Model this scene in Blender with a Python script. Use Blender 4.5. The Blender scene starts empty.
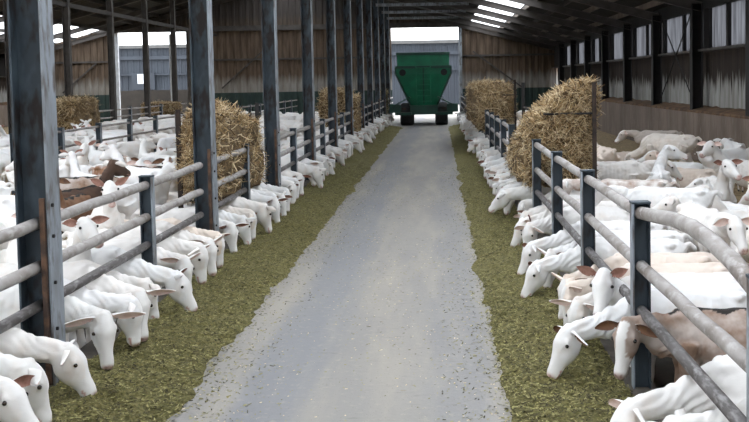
import bpy, bmesh, math, random
from mathutils import Vector, Matrix, noise
R = random.Random(7)
PI = math.pi
scene = bpy.context.scene
col = scene.collection

# ------------------------------------------------------------------ camera, sky, exposure
F = 1000.0
W_, H_ = 749.0, 422.0
VPX, VPY = 439.0, 81.0
EYE = 2.0
PITCH, ROLL = math.radians(3.4), math.radians(1.0)
camd = bpy.data.cameras.new('camera')
cam = bpy.data.objects.new('camera', camd)
col.objects.link(cam)
scene.camera = cam
Mc = Matrix.Rotation(PI/2 - PITCH, 3, 'X') @ Matrix.Rotation(-ROLL, 3, 'Z')
cam.matrix_world = Matrix.Translation((0, 0, EYE)) @ Mc.to_4x4()
camd.sensor_width = 36
camd.lens = F/W_*36
dd = Mc.inverted() @ Vector((0, 1, 0))
u, v = F*dd.x/(-dd.z), F*dd.y/(-dd.z)
camd.shift_x = (W_/2 + u - VPX)/W_
camd.shift_y = (VPY - H_/2 + v)/W_
camd.clip_end = 400

world = bpy.data.worlds.new('overcast_sky')
scene.world = world
world.use_nodes = True
bg = world.node_tree.nodes['Background']
bg.inputs[0].default_value = (0.92, 0.955, 1.0, 1)
bg.inputs[1].default_value = 1.0
scene.view_settings.view_transform = 'Standard'
scene.view_settings.look = 'None'
scene.view_settings.gamma = 1
scene.view_settings.exposure = 2.5
scene.cycles.use_denoising = True
scene.cycles.max_bounces = 8
scene.cycles.diffuse_bounces = 5
scene.cycles.sample_clamp_indirect = 6

# ------------------------------------------------------------------ layout numbers
XL, XR = -2.6, 1.23          # feed fences left and right of the aisle
XM, XF = -7.5, -12.3         # fence in the middle of the left pens, far row of columns
WR, WL = 6.4, -23.0          # side walls
BAY = 4.45
C0 = 6.58
END = 55.5
RIDGE = -8.3
def roof_z(x): return 7.78 - 0.26*abs(x - RIDGE)

# ------------------------------------------------------------------ materials
MATS = {}
def nt(name):
    m = bpy.data.materials.new(name); m.use_nodes = True
    t = m.node_tree
    return m, t, t.nodes['Principled BSDF']
def link(t, a, b): t.links.new(a, b)
def mix(t, fac, a, b):
    n = t.nodes.new('ShaderNodeMix'); n.data_type = 'RGBA'
    for i, val in ((0, fac), (6, a), (7, b)):
        if hasattr(val, 'is_output'): t.links.new(val, n.inputs[i])
        elif i == 0: n.inputs[0].default_value = val
        else: n.inputs[i].default_value = (*val, 1)
    return n.outputs[2]
def noise_tex(t, scale, detail=4, stretch=None, coord='Object', rough=.55):
    tc = t.nodes.new('ShaderNodeTexCoord'); n = t.nodes.new('ShaderNodeTexNoise')
    n.inputs['Scale'].default_value = scale; n.inputs['Detail'].default_value = detail
    n.inputs['Roughness'].default_value = rough
    if stretch:
        mp = t.nodes.new('ShaderNodeMapping'); mp.inputs['Scale'].default_value = stretch
        t.links.new(tc.outputs[coord], mp.inputs[0]); t.links.new(mp.outputs[0], n.inputs[0])
    else: t.links.new(tc.outputs[coord], n.inputs[0])
    return n.outputs[0]
def ramp(t, src, p0, p1):
    n = t.nodes.new('ShaderNodeMapRange'); n.inputs[1].default_value = p0; n.inputs[2].default_value = p1
    t.links.new(src, n.inputs[0]); return n.outputs[0]
def bump(t, bsdf, src, strength, dist=.01):
    b = t.nodes.new('ShaderNodeBump'); b.inputs['Strength'].default_value = strength
    b.inputs['Distance'].default_value = dist
    t.links.new(src, b.inputs['Height']); t.links.new(b.outputs[0], bsdf.inputs['Normal'])
def patchy(name, c1, c2, scale=4, lo=.4, hi=.6, rough=.7, stretch=None, c3=None, metal=0, bmp=.2, coord='Object', s3=None):
    m, t, p = nt(name)
    n = noise_tex(t, scale, 5, stretch, coord)
    c = mix(t, ramp(t, n, lo, hi), c1, c2)
    if c3:
        n2 = noise_tex(t, s3 or scale*3.3, 4, stretch, coord)
        c = mix(t, ramp(t, n2, .5, .68), c, c3)
    t.links.new(c, p.inputs['Base Color'])
    p.inputs['Roughness'].default_value = rough; p.inputs['Metallic'].default_value = metal
    if bmp: bump(t, p, n, bmp)
    MATS[name] = m
    return m
M_post = patchy('painted_rusting_steel', (.055,.075,.095), (.028,.018,.014), 3.2, .45, .56, .55, (1,1,.5), c3=(.14,.17,.20), coord='Generated' , s3=9)
M_post = patchy('blue_grey_paint_with_rust', (.032,.046,.060), (.012,.0065,.005), 3.2, .49, .55, .6, (1,1,.4), c3=(.065,.09,.11), s3=7)
M_flange = patchy('weathered_grey_steel', (.30,.34,.39), (.17,.18,.19), 5, .4, .65, .55, (1,1,.3), c3=(.09,.075,.065))
M_brown_steel = patchy('dusty_brown_steel', (.045,.038,.034), (.07,.062,.055), 3, .4, .6, .75)
M_dark_steel = patchy('dark_steel', (.008,.0075,.008), (.014,.012,.012), 3, .4, .6, .8)
M_oldrust = patchy('old_dark_rust', (.045,.028,.02), (.02,.014,.012), 9, .4, .6, .85)
M_debris = patchy('caked_brown_dust', (.17,.095,.045), (.08,.045,.025), 3, .4, .6, .95, (1,1,.6))
M_rust = patchy('rusty_iron', (.13,.07,.042), (.05,.03,.022), 12, .4, .6, .85)
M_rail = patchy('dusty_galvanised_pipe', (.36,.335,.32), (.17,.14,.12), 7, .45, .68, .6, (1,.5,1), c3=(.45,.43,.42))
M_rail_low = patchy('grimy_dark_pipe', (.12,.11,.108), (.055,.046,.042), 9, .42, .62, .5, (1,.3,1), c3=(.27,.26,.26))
M_roof = patchy('old_roof_sheet', (.02,.018,.017), (.03,.026,.024), 1.5, .4, .6, .9, (1,3,1))
M_rafter = patchy('grey_brown_rafter_paint', (.075,.066,.06), (.05,.042,.037), 2.5, .4, .6, .7)
M_purlin = patchy('dusty_purlin', (.045,.038,.033), (.028,.024,.021), 2.5, .4, .6, .8)
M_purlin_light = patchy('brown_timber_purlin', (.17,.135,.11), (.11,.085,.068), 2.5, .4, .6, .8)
M_green = patchy('wagon_green_paint', (.0,.135,.062), (.0,.10,.048), 2, .4, .6, .45)
M_dgreen = patchy('dark_wagon_green', (.004,.05,.03), (.004,.035,.024), 3, .4, .6, .5)
M_rubber = patchy('tyre_rubber', (.02,.02,.021), (.03,.03,.03), 8, .4, .6, .9)
M_black = patchy('dark_opening', (.01,.01,.01), (.014,.014,.014), 8, .4, .6, .9)
M_outside = patchy('blue_grey_cladding_paint', (.02,.027,.038), (.014,.019,.028), .8, .4, .6, .7, (1,1,.3))
M_trim_light = patchy('pale_fascia', (.075,.075,.075), (.06,.06,.06), 2, .4, .6, .7)
M_blockwall = patchy('beige_concrete_blocks', (.045,.038,.032), (.033,.028,.024), 2, .4, .6, .9)
M_white = patchy('chalky_white_paint', (.55,.58,.62), (.45,.47,.5), 3, .4, .6, .7)
M_straw_core = patchy('packed_straw', (.16,.10,.04), (.05,.03,.013), 14, .35, .65, .95, (1,1,2.2), c3=(.30,.21,.10), bmp=1)
M_straw = [patchy('straw_stem_pale', (.78,.64,.42), (.64,.50,.30), 8, .4, .6, .7, bmp=0),
           patchy('straw_stem_golden', (.46,.32,.15), (.34,.22,.10), 8, .4, .6, .7, bmp=0),
           patchy('straw_stem_brown', (.11,.065,.03), (.07,.04,.02), 8, .4, .6, .8, bmp=0)]
M_feed = [patchy('silage_olive', (.19,.17,.05), (.11,.105,.03), 30, .4, .6, .9, bmp=0),
          patchy('silage_yellow', (.38,.34,.14), (.27,.25,.09), 30, .4, .6, .9, bmp=0),
          patchy('silage_dark', (.035,.03,.012), (.06,.05,.018), 30, .4, .6, .9, bmp=0)]
def feed_ground():
    m, t, p = nt('chopped_silage')
    a = noise_tex(t, 38, 6, rough=.7); b = noise_tex(t, 2.2, 4); c = noise_tex(t, 85, 3)
    k = mix(t, ramp(t, a, .36, .64), (.07,.062,.018), (.27,.24,.08))
    k = mix(t, ramp(t, c, .57, .72), k, (.42,.37,.16))
    k = mix(t, ramp(t, b, .35, .75), k, (.13,.125,.038))
    k2 = mix(t, .45, k, mix(t, ramp(t, a, .36, .64), (.09,.08,.025), (.27,.23,.085)))
    cl = noise_tex(t, 11, 5, rough=.75)
    k2 = mix(t, ramp(t, cl, .53, .70), k2, (.065,.055,.018))
    t.links.new(k2, p.inputs['Base Color']); p.inputs['Roughness'].default_value = .95
    bump(t, p, a, 1, .03)
    return m
M_silage = feed_ground()
def floor_mat():
    m, t, p = nt('worn_concrete_aisle')
    a = noise_tex(t, .8, 6, (1,.35,1)); b = noise_tex(t, 14, 6, rough=.7); c = noise_tex(t, 75, 3)
    s = noise_tex(t, 3.0, 5, (1.0,.12,1)); w = noise_tex(t, 9, 4, (.35,1.6,1), rough=.7)
    k = mix(t, ramp(t, a, .35, .65), (.245,.235,.225), (.29,.275,.25))
    k = mix(t, ramp(t, s, .45, .75), k, (.35,.32,.275))
    # smooth blue-grey tyre tracks
    tc = t.nodes.new('ShaderNodeTexCoord'); sp = t.nodes.new('ShaderNodeSeparateXYZ'); t.links.new(tc.outputs['Object'], sp.inputs[0])
    def M(op, x, y):
        n = t.nodes.new('ShaderNodeMath'); n.operation = op
        for i, q in enumerate((x, y)):
            if hasattr(q, 'is_output'): t.links.new(q, n.inputs[i])
            else: n.inputs[i].default_value = q
        return n.outputs[0]
    for cx, wd, am in ((-1.12, .38, .5), (.12, .25, .28)):
        d = M('ABSOLUTE', M('ADD', sp.outputs[0], -cx), 0)
        band = ramp(t, M('ADD', d, M('MULTIPLY', s, .5)), wd+.25, wd*.4+.25)
        k = mix(t, M('MULTIPLY', band, am), k, (.165,.18,.215))
    k = mix(t, ramp(t, w, .60, .78), k, (.16,.15,.145))
    k = mix(t, ramp(t, b, .55, .78), k, (.36,.33,.28))
    k = mix(t, ramp(t, c, .64, .72), k, (.15,.13,.10))
    t.links.new(k, p.inputs['Base Color']); p.inputs['Roughness'].default_value = .75
    bump(t, p, b, .3, .01)
    return m
M_floor = floor_mat()
M_bedding = patchy('straw_bedding', (.30,.22,.12), (.16,.11,.06), 5, .35, .65, .95, c3=(.45,.36,.2), bmp=.6)
M_step = patchy('dirty_shaded_concrete', (.035,.03,.025), (.06,.05,.04), 6, .4, .6, .9)  # dirty concrete, darkened further to paint in shade between the feeding goats
M_kerb = patchy('shaded_kerb_concrete', (.10,.085,.07), (.05,.042,.035), 5, .4, .6, .9)  # kerb colour darkened to stand in for shade below the goats' heads
def concrete_wall():
    m, t, p = nt('stained_concrete')
    a = noise_tex(t, 1.6, 6, (1,1,.25)); b = noise_tex(t, 8, 5, (1,3,.3))
    k = mix(t, ramp(t, a, .35, .65), (.14,.105,.082), (.225,.18,.148))
    k = mix(t, ramp(t, b, .55, .75), k, (.31,.265,.23))
    t.links.new(k, p.inputs['Base Color']); p.inputs['Roughness'].default_value = .9
    bump(t, p, b, .3, .01); return m
M_conc = concrete_wall()
def cladding(name, bands, stain, zone):
    # bands: (height, colour) from low to high; the stain pattern has ragged vertical streaks
    m, t, p = nt(name)
    tc = t.nodes.new('ShaderNodeTexCoord'); sp = t.nodes.new('ShaderNodeSeparateXYZ')
    t.links.new(tc.outputs['Object'], sp.inputs[0])
    st = noise_tex(t, stain[0], 5, stain[1])
    ad = t.nodes.new('ShaderNodeMath'); ad.operation = 'MULTIPLY_ADD'
    t.links.new(st, ad.inputs[0]); ad.inputs[1].default_value = stain[2]; t.links.new(sp.outputs[2], ad.inputs[2])
    c = None
    for i, (z, w, cc1, cc2) in enumerate(bands):
        fine = noise_tex(t, 3, 5, (2,2,.25))
        v = mix(t, ramp(t, fine, .35, .65), cc1, cc2)
        if c is None: c = v
        else: c = mix(t, ramp(t, (sp.outputs[2] if w < .03 else ad.outputs[0]), z - w, z + w), c, v)
    t.links.new(c, p.inputs['Base Color']); p.inputs['Roughness'].default_value = .85
    return m
M_endclad = cladding('rust_stained_corrugated_sheet', [
    (0, 0, (.022,.04,.038), (.03,.055,.048)),
    (1.55, .01, (.30,.29,.27), (.20,.18,.155)),
    (2.75, .25, (.14,.10,.068), (.06,.038,.024)),
    (5.8, .5, (.05,.042,.037), (.035,.029,.025))], (1.4, (3,3,.3), 1.0), 0)
M_sideclad = cladding('algae_stained_corrugated_sheet', [
    (0, 0, (.38,.38,.365), (.23,.22,.20)),
    (2.5, .12, (.035,.024,.017), (.018,.012,.009))], (2.6, (1,6,.25), 1.3), 0)
def translucent(name, c, dirt, scale, tr=.8):
    m = bpy.data.materials.new(name); m.use_nodes = True; t = m.node_tree; t.nodes.clear()
    out = t.nodes.new('ShaderNodeOutputMaterial'); a = t.nodes.new('ShaderNodeBsdfTranslucent'); b = t.nodes.new('ShaderNodeBsdfDiffuse')
    mx = t.nodes.new('ShaderNodeMixShader'); mx.inputs[0].default_value = tr
    n = noise_tex(t, scale, 5, (1,3,.3))
    k = mix(t, ramp(t, n, .4, .7), c, dirt)
    t.links.new(k, a.inputs[0]); t.links.new(k, b.inputs[0])
    t.links.new(b.outputs[0], mx.inputs[1]); t.links.new(a.outputs[0], mx.inputs[2]); t.links.new(mx.outputs[0], out.inputs[0])
    return m
M_sky_sheet = translucent('clear_roof_sheet', (.92,.94,.96), (.8,.8,.8), 1, .93)
M_pane = translucent('frosted_dirty_sheet', (.060,.061,.066), (.022,.022,.024), 2.4, .85)
def coat_mat():
    m, t, p = nt('goat_coat')
    oi = t.nodes.new('ShaderNodeObjectInfo')
    at = t.nodes.new('ShaderNodeAttribute'); at.attribute_name = 'coat'
    sp = t.nodes.new('ShaderNodeSeparateColor'); t.links.new(at.outputs['Color'], sp.inputs[0])
    n = noise_tex(t, 5, 4); n2 = noise_tex(t, 55, 3, (.35,1,1))
    k = mix(t, ramp(t, n, .48, .78), oi.outputs['Color'], (.66,.56,.48))
    kk = t.nodes.new('ShaderNodeMix'); kk.data_type = 'RGBA'; kk.blend_type = 'MULTIPLY'; kk.inputs[0].default_value = 1
    t.links.new(oi.outputs['Color'], kk.inputs[6])
    g = mix(t, ramp(t, n, .5, .75), (1,1,1), (.93,.86,.80))
    t.links.new(g, kk.inputs[7])
    c = mix(t, sp.outputs[2], kk.outputs[2], (.80,.78,.76))            # blue: white blaze / legs
    c = mix(t, sp.outputs[1], c, (.018,.014,.012))                      # green: black dorsal stripe / hooves
    c = mix(t, sp.outputs[0], c, (.55,.33,.28))                         # red: pink muzzle
    t.links.new(c, p.inputs['Base Color']); p.inputs['Roughness'].default_value = .85
    try:
        p.inputs['Subsurface Weight'].default_value = 0
        p.inputs['Sheen Weight'].default_value = .15
    except Exception: pass
    bump(t, p, n2, .25, .006)
    return m
M_coat = coat_mat()
M_earin = patchy('pink_inner_ear', (.36,.19,.145), (.25,.12,.085), 20, .4, .6, .7, bmp=0)
M_earin_pale = patchy('pale_inner_ear', (.78,.62,.56), (.70,.50,.44), 20, .4, .6, .7, bmp=0)
M_earbrown = patchy('brown_ear', (.16,.075,.035), (.09,.04,.022), 20, .4, .6, .7, bmp=0)
M_eye = patchy('dark_eye', (.012,.009,.008), (.03,.018,.01), 20, .4, .6, .15, bmp=0)
M_tag = patchy('green_plastic_tag', (.25,.62,.33), (.2,.55,.28), 20, .4, .6, .4, bmp=0)
M_collar = patchy('dark_red_collar', (.15,.02,.02), (.08,.02,.02), 20, .4, .6, .7, bmp=0)

# ------------------------------------------------------------------ mesh helpers
class MB:
    def __init__(s): s.v = []; s.f = []; s.m = []
    def add(s, vs, fs, mi=0):
        k = len(s.v); s.v += [tuple(x) for x in vs]; s.f += [tuple(k+i for i in f) for f in fs]; s.m += [mi]*len(fs)
    def box(s, x0, x1, y0, y1, z0, z1, mi=0):
        s.add([(x0,y0,z0),(x1,y0,z0),(x1,y1,z0),(x0,y1,z0),(x0,y0,z1),(x1,y0,z1),(x1,y1,z1),(x0,y1,z1)],
              [(0,3,2,1),(4,5,6,7),(0,1,5,4),(1,2,6,5),(2,3,7,6),(3,0,4,7)], mi)
    def bar(s, a, b, w, h, mi=0):
        a, b = Vector(a), Vector(b); t = (b-a).normalized()
        up = Vector((0,0,1)) if abs(t.z) < .9 else Vector((0,1,0))
        sd = t.cross(up).normalized(); up = sd.cross(t)
        vs = [p + sd*i*w/2 + up*j*h/2 for p in (a,b) for i, j in ((-1,-1),(1,-1),(1,1),(-1,1))]
        s.add(vs, [(3,2,1,0),(4,5,6,7),(0,1,5,4),(1,2,6,5),(2,3,7,6),(3,0,4,7)], mi)
    def tube(s, pts, r, n=12, mi=0):
        pts = [Vector(p) for p in pts]; vs = []; fs = []
        for i, p in enumerate(pts):
            t = (pts[min(i+1,len(pts)-1)] - pts[max(i-1,0)]).normalized()
            up = Vector((0,0,1)) if abs(t.z) < .9 else Vector((0,1,0))
            sd = t.cross(up).normalized(); up = sd.cross(t)
            rr = r[i] if isinstance(r, (list,tuple)) else r
            vs += [p + sd*math.cos(2*PI*k/n)*rr + up*math.sin(2*PI*k/n)*rr for k in range(n)]
        for i in range(len(pts)-1):
            for k in range(n):
                a = i*n+k; b = i*n+(k+1)%n; fs.append((a, a+n, b+n, b))
        fs.append(tuple(range(n))); fs.append(tuple(reversed(range((len(pts)-1)*n, len(pts)*n))))
        s.add(vs, fs, mi)
    def loft(s, st, n=20, mi=0):
        # st: list of (pos, sideways unit, rw, rh, egg)
        vs = []; fs = []
        P = [Vector(a[0]) for a in st]
        for i, (p, sd, rw, rh, eg) in enumerate(st):
            t = (P[min(i+1,len(P)-1)] - P[max(i-1,0)]).normalized()
            sd = Vector(sd); sd = (sd - t*sd.dot(t)).normalized(); up = t.cross(sd)
            for k in range(n):
                c, q = math.cos(2*PI*k/n), math.sin(2*PI*k/n)
                vs.append(P[i] + sd*(c*rw*(1 - eg*q)) + up*(q*rh))
        for i in range(len(P)-1):
            for k in range(n):
                a = i*n+k; b = i*n+(k+1)%n; fs.append((a, b, b+n, a+n))
        fs.append(tuple(reversed(range(n)))); fs.append(tuple(range((len(P)-1)*n, len(P)*n)))
        s.add(vs, fs, mi)
    def ball(s, c, r, n=10, mi=0, sc=(1,1,1)):
        vs = []; fs = []; m = n//2+1
        for i in range(1, m):
            a = PI*i/m
            for k in range(n):
                b = 2*PI*k/n
                vs.append((c[0]+r*sc[0]*math.sin(a)*math.cos(b), c[1]+r*sc[1]*math.sin(a)*math.sin(b), c[2]+r*sc[2]*math.cos(a)))
        for i in range(m-2):
            for k in range(n):
                q = i*n+k; w = i*n+(k+1)%n; fs.append((q, q+n, w+n, w))
        vs += [(c[0],c[1],c[2]+r*sc[2]), (c[0],c[1],c[2]-r*sc[2])]
        T = len(vs)-2
        for k in range(n):
            fs.append((T, k, (k+1)%n)); fs.append((T+1, (m-2)*n+(k+1)%n, (m-2)*n+k))
        s.add(vs, fs, mi)
    def mesh(s, name, mats, smooth=False):
        me = bpy.data.meshes.new(name); me.from_pydata(s.v, [], s.f)
        for m in (mats if isinstance(mats, (list,tuple)) else [mats]): me.materials.append(m)
        if any(s.m): me.polygons.foreach_set('material_index', s.m)
        if smooth: me.polygons.foreach_set('use_smooth', [True]*len(me.polygons))
        me.update(); return me
    def build(s, name, mats, parent=None, smooth=False, loc=(0,0,0)):
        o = bpy.data.objects.new(name, s.mesh(name, mats, smooth)); col.objects.link(o)
        o.location = loc
        if parent: o.parent = parent
        return o
def tag(o, label=None, cat=None, group=None, kind=None):
    if label: o['label'] = label
    if cat: o['category'] = cat
    if group: o['group'] = group
    if kind: o['kind'] = kind
    return o
def empty(name, loc=(0,0,0), rz=0):
    o = bpy.data.objects.new(name, None); col.objects.link(o); o.location = loc; o.rotation_euler = (0,0,rz)
    o.empty_display_size = .1
    return o
def copy_tree(o, parent=None):
    c = o.copy(); col.objects.link(c); c.parent = parent
    for ch in list(KIDS.get(o.name, [])): copy_tree(ch, c)
    return c
KIDS = {}
def reg(root, *kids): KIDS.setdefault(root.name, []).extend(kids)
ORD = ['first','second','third','fourth','fifth','sixth','seventh','eighth','ninth','tenth','eleventh','twelfth','thirteenth',
       'fourteenth','fifteenth','sixteenth','seventeenth','eighteenth','nineteenth','twentieth','twenty-first','twenty-second',
       'twenty-third','twenty-fourth','twenty-fifth','twenty-sixth','twenty-seventh','twenty-eighth']

# ================================================================== SETTING
Y0 = -16.0
b = MB(); b.box(XL, XR, Y0, END+1, -.2, 0); tag(b.build('floor', M_floor), kind='structure')
STEP = -.19
for nm, x0, x1, zt in (('floor_left_pens', WL, XL-1.2, -.005), ('floor_left_step', XL-1.2, XL, STEP), ('floor_right_step', XR, XR+1.2, STEP), ('floor_right_pen', XR+1.2, WR+.2, -.005)):
    b = MB(); b.box(x0, x1, Y0, END+1, -.3, zt); tag(b.build(nm, M_step if 'step' in nm else M_bedding), kind='structure')
b = MB(); b.box(-60, 60, END+1, 120, -.3, -.01); tag(b.build('floor_yard', M_floor), kind='structure')

# end wall: corrugated sheets with two openings
def corr_sheet(b, x0, x1, zlo, zhi_f, y, pitch=.37, d=.05, mi=0):
    n = max(1, round((x1-x0)/pitch)); p = (x1-x0)/n
    prof = [(0,0),(.5*p,0),(.62*p,-d),(.88*p,-d)]
    xs = [(x0+i*p+a, y+e) for i in range(n) for a, e in prof] + [(x1, y)]
    vs = []; fs = []
    for (x, yy) in xs: vs += [(x, yy, zlo), (x, yy, zhi_f(x))]
    for i in range(len(xs)-1): fs.append((2*i, 2*i+2, 2*i+3, 2*i+1))
    b.add(vs, fs, mi)
DT = 4.95
b = MB()
DL0, DL1 = -17.75, -13.8
for (x0, x1, z0) in ((WL-.22, DL0, 0), (DL0, DL1, DT), (DL1, XL, 0), (XL, 1.2, DT), (1.2, WR+.22, 0)):
    corr_sheet(b, x0, x1, z0, roof_z, END)
w = b.build('wall_back', M_endclad); tag(w, kind='structure')
b = MB()
b.box(WL, WR, END-.22, END-.06, DT+.0, DT+.28)
b.build('lintel_beam', M_brown_steel, w)
b = MB()
for (x0, x1) in ((WL, DL0), (DL1, XL), (1.3, WR)): b.box(x0, x1, END-.16, END-.06, 3.32, 3.42)
b.build('girt', M_brown_steel, w)
for (x0, z0, x1, z1) in ((-20.8, 1.7, -18.9, 3.3), (-12.0, 1.8, -9.6, 3.9), (1.9, 3.6, 4.7, 1.5)):
    b = MB(); b.bar((x0, END-.13, z0), (x1, END-.13, z1), .07, .07); b.build('diagonal_brace', M_brown_steel, w)
for k, (x, mt) in enumerate(((DL0, M_white), (DL1, M_brown_steel), (1.2, M_flange))):
    b = MB(); b.box(x-.09, x+.09, END-.2, END-.02, 0, DT); tag(b.build('trim_%d' % (k+1), mt), kind='structure')

# side walls
def side_wall(name, X, sgn, ya, yb):
    # sgn = +1: wall on the right, its inner face looks towards -x
    w = empty(name); tag(w, kind='structure')
    b = MB(); xa, xb = sorted((X-sgn*.29, X+sgn*.15))
    y = ya
    while y < yb:
        y2 = min(y + BAY, yb); b.box(xa, xb, y+.012, y2-.012, 0, 1.18); y = y2
    b.build('concrete_panel', M_conc, w)
    b = MB(); n = int((yb-ya)/.3); vs = []; fs = []
    for i in range(n+1):
        yy = ya+(yb-ya)*i/n; hh = .10+.05*noise.noise((yy*1.1, 3, 0))+.03*noise.noise((yy*4, 7, 0))
        vs += [(X-sgn*.30, yy, 1.165-hh*.25), (X-sgn*.285, yy, 1.195), (X+sgn*.155, yy, 1.19+hh*.9)]
    for i in range(n):
        q = i*3; fs += [(q, q+1, q+4, q+3), (q+1, q+2, q+5, q+4)]
    b.add(vs, fs); b.build('dust_ledge', M_debris, w)
    b = MB(); pitch = .16; n = int((yb-ya)/pitch); vs = []; fs = []
    for i in range(n*4+1):
        y = ya + i*pitch/4; e = X + sgn*(.16 + .022*(0 if i % 4 in (0,) else (1 if i % 4 == 1 else (1.6 if i % 4 == 2 else 1))))
        vs += [(e, y, 1.1), (e, y, 2.62)]
    for i in range(n*4): fs.append((2*i, 2*i+2, 2*i+3, 2*i+1) if sgn < 0 else (2*i, 2*i+1, 2*i+3, 2*i+2))
    b.add(vs, fs); b.build('corrugated_sheet', M_sideclad, w)
    b = MB(); xa, xb = sorted((X-sgn*.10, X+sgn*.16)); b.box(xa, xb, ya, yb, 2.60, 2.66); b.build('sill_beam', M_brown_steel, w)
    b = MB(); xa, xb = sorted((X+sgn*.0, X+sgn*.16)); b.box(xa, xb, ya, yb, 3.62, roof_z(X)+.05); b.build('header_beam', M_dark_steel, w)
    b = MB(); b.box(*sorted((X+sgn*.0, X+sgn*.16)), 51.0, yb, 2.6, 3.9)
    if ya < 0: b.box(xa, xb, ya, C0-2*BAY, 2.6, 3.9)
    b.build('blank_sheet', M_dark_steel, w)
    b = MB(); xa, xb = sorted((X-sgn*.02, X+sgn*.10))
    for y in [C0 + k*BAY - BAY for k in range(-1, 13)]:
        pass
    return w
wr = side_wall('wall_right', WR, 1, Y0, END)
wl = side_wall('wall_left', WL, -1, 20, END)
PR = random.Random(3)
def windows(X, sgn, y0s, n0, cuts):
    k = n0
    for y0 in y0s:
        wn = empty('window_%d' % k); tag(wn, kind='structure'); k += 1
        a, c = y0+.14, y0+BAY-.14
        cs = cuts[(k) % len(cuts)]
        fr = MB(); xa, xb = sorted((X+sgn*.03, X+sgn*.13))
        for q in cs[1:-1]:
            yy = a + (c-a)*q; fr.box(xa, xb, yy-.07, yy+.07, 2.66, 3.62)
        for q in (cs[0], cs[-1]):
            yy = a + (c-a)*q; fr.box(xa, xb, yy-.05, yy+.05, 2.66, 3.62)
        if cs[0] > 0.02: fr.box(xa, xb, a-.1, a+(c-a)*cs[0], 2.66, 3.62)
        if cs[-1] < .98: fr.box(xa, xb, a+(c-a)*cs[-1], c+.1, 2.66, 3.62)
        fr.build('mullion', M_dark_steel, wn)
        for i in range(len(cs)-1):
            p = MB(); ya, yb = a+(c-a)*cs[i], a+(c-a)*cs[i+1]
            n = max(2, int((yb-ya)/.05)); vs = []; fs = []
            for j in range(n+1):
                yy = ya+(yb-ya)*j/n; e = X+sgn*(.10+.012*(j % 2))
                vs += [(e, yy, 2.66), (e, yy, 3.62)]
            for j in range(n): fs.append((2*j, 2*j+1, 2*j+3, 2*j+2))
            p.add(vs, fs); p.build('pane', M_pane, wn)
RC = [C0 + k*BAY for k in range(-2, 11)]
b = MB(); corr_sheet(b, WL, WR, 0, roof_z, Y0); tag(b.build('wall_front', M_sideclad), kind='structure')
windows(WR, 1, RC[:-1], 1, [(.0,.45,.97), (.02,.5,.95), (.0,.9), (.15,.55,.92)])
windows(WL, -1, [C0 + k*BAY for k in range(5, 11)], 20, [(.1,.5,.9)])

# roof: sheets with clear strips (ridge and aisle ones added for light), rafters, purlins
strips = [(1.76, 3.25), (-21.1, -18.3), (RIDGE-2.5, RIDGE+2.5)]  # last one: ridge strip out of view, added to light the pens
roof = empty('ceiling'); tag(roof, kind='structure')
def roof_slab(x0, x1, y0, y1, name, mt, th=.05, crg=True):
    b = MB(); n = max(1, int((y1-y0)/.2)); vs = []; fs = []
    for i in range(n+1):
        y = y0+(y1-y0)*i/n; dz = .03*(i % 2)
        for x in (x0, x1):
            vs.append((x, y, roof_z(x)+dz))
        for x in (x0, x1):
            vs.append((x, y, roof_z(x)+dz+(.02 if not crg else .06)))
    for i in range(n):
        a = i*4
        fs += [(a, a+4, a+5, a+1), (a+2, a+3, a+7, a+6)]
    b.add(vs, fs); return b.build(name, mt, roof)
def thin_sheet(x0, x1, y0, y1, name, mt):
    b = MB(); n = max(1, int((y1-y0)/.2)); vs = []; fs = []
    for i in range(n+1):
        y = y0+(y1-y0)*i/n; dz = .03*(i % 2)
        vs += [(x0, y, roof_z(x0)+dz), (x1, y, roof_z(x1)+dz)]
    for i in range(n): a = i*2; fs.append((a, a+2, a+3, a+1))
    b.add(vs, fs); return b.build(name, mt, roof)
cuts = sorted([WL-.4, -1.3, 1.0, RIDGE-1.2, RIDGE, RIDGE+1.2, WR+.3] + [x for s in strips for x in s])
for x0, x1 in zip(cuts, cuts[1:]):
    mid = (x0+x1)/2
    if (RIDGE-2.5 < mid < RIDGE+2.5 and abs(mid-RIDGE) > 1.2) or -1.3 < mid < 1.0:
        thin_sheet(x0, x1, Y0, 15, 'clear_sheet', M_sky_sheet); roof_slab(x0, x1, 15, END+.3, 'roof_sheet', M_roof)  # unseen clear sheets over near pens and aisle, added to brighten them
    elif any(a < mid < c for a, c in strips): thin_sheet(x0, x1, Y0, END+.3, 'clear_sheet', M_sky_sheet)
    else: roof_slab(x0, x1, Y0, END+.3, 'roof_sheet', M_roof)
for k in range(-5, 12):
    y = C0 + k*BAY
    if y > END - 1: y = END-.3
    b = MB()
    for x0, x1 in ((WL, RIDGE), (RIDGE, WR)):
        for xa, xb in ((x0, x1),):
            za, zb = roof_z(xa)-.15, roof_z(xb)-.15
            # I section: flanges and web
            b.bar((xa, y, za-.24), (xb, y, zb-.24), .16, .015)
            b.bar((xa, y, za-.02), (xb, y, zb-.02), .16, .015)
            b.bar((xa, y, za-.13), (xb, y, zb-.13), .012, .22)
    b.build('rafter', M_rafter, roof)
    if 0 <= k < 11:
        b = MB(); b.box(XL, 1.3, y-.06, y+.06, 5.16, 5.28); b.build('tie_beam', M_flange, roof)
x = WL+.2
px_ = [-22.6,-21.2,-20.0,-18.2,-16.8,-15.4,-14.0,-12.6,-11.2,-9.9,-6.8,-5.4,-4.0,-1.85,.1,1.66,3.3,4.15,5.0,5.9]
for x in px_:
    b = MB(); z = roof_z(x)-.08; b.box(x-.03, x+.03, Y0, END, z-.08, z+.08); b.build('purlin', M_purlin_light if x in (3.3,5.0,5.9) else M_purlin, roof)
for x in (XF,):
    b = MB(); b.box(x-.06, x+.06, 20, END, 4.66, 4.80); b.build('eaves_beam', M_purlin, roof)

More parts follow.
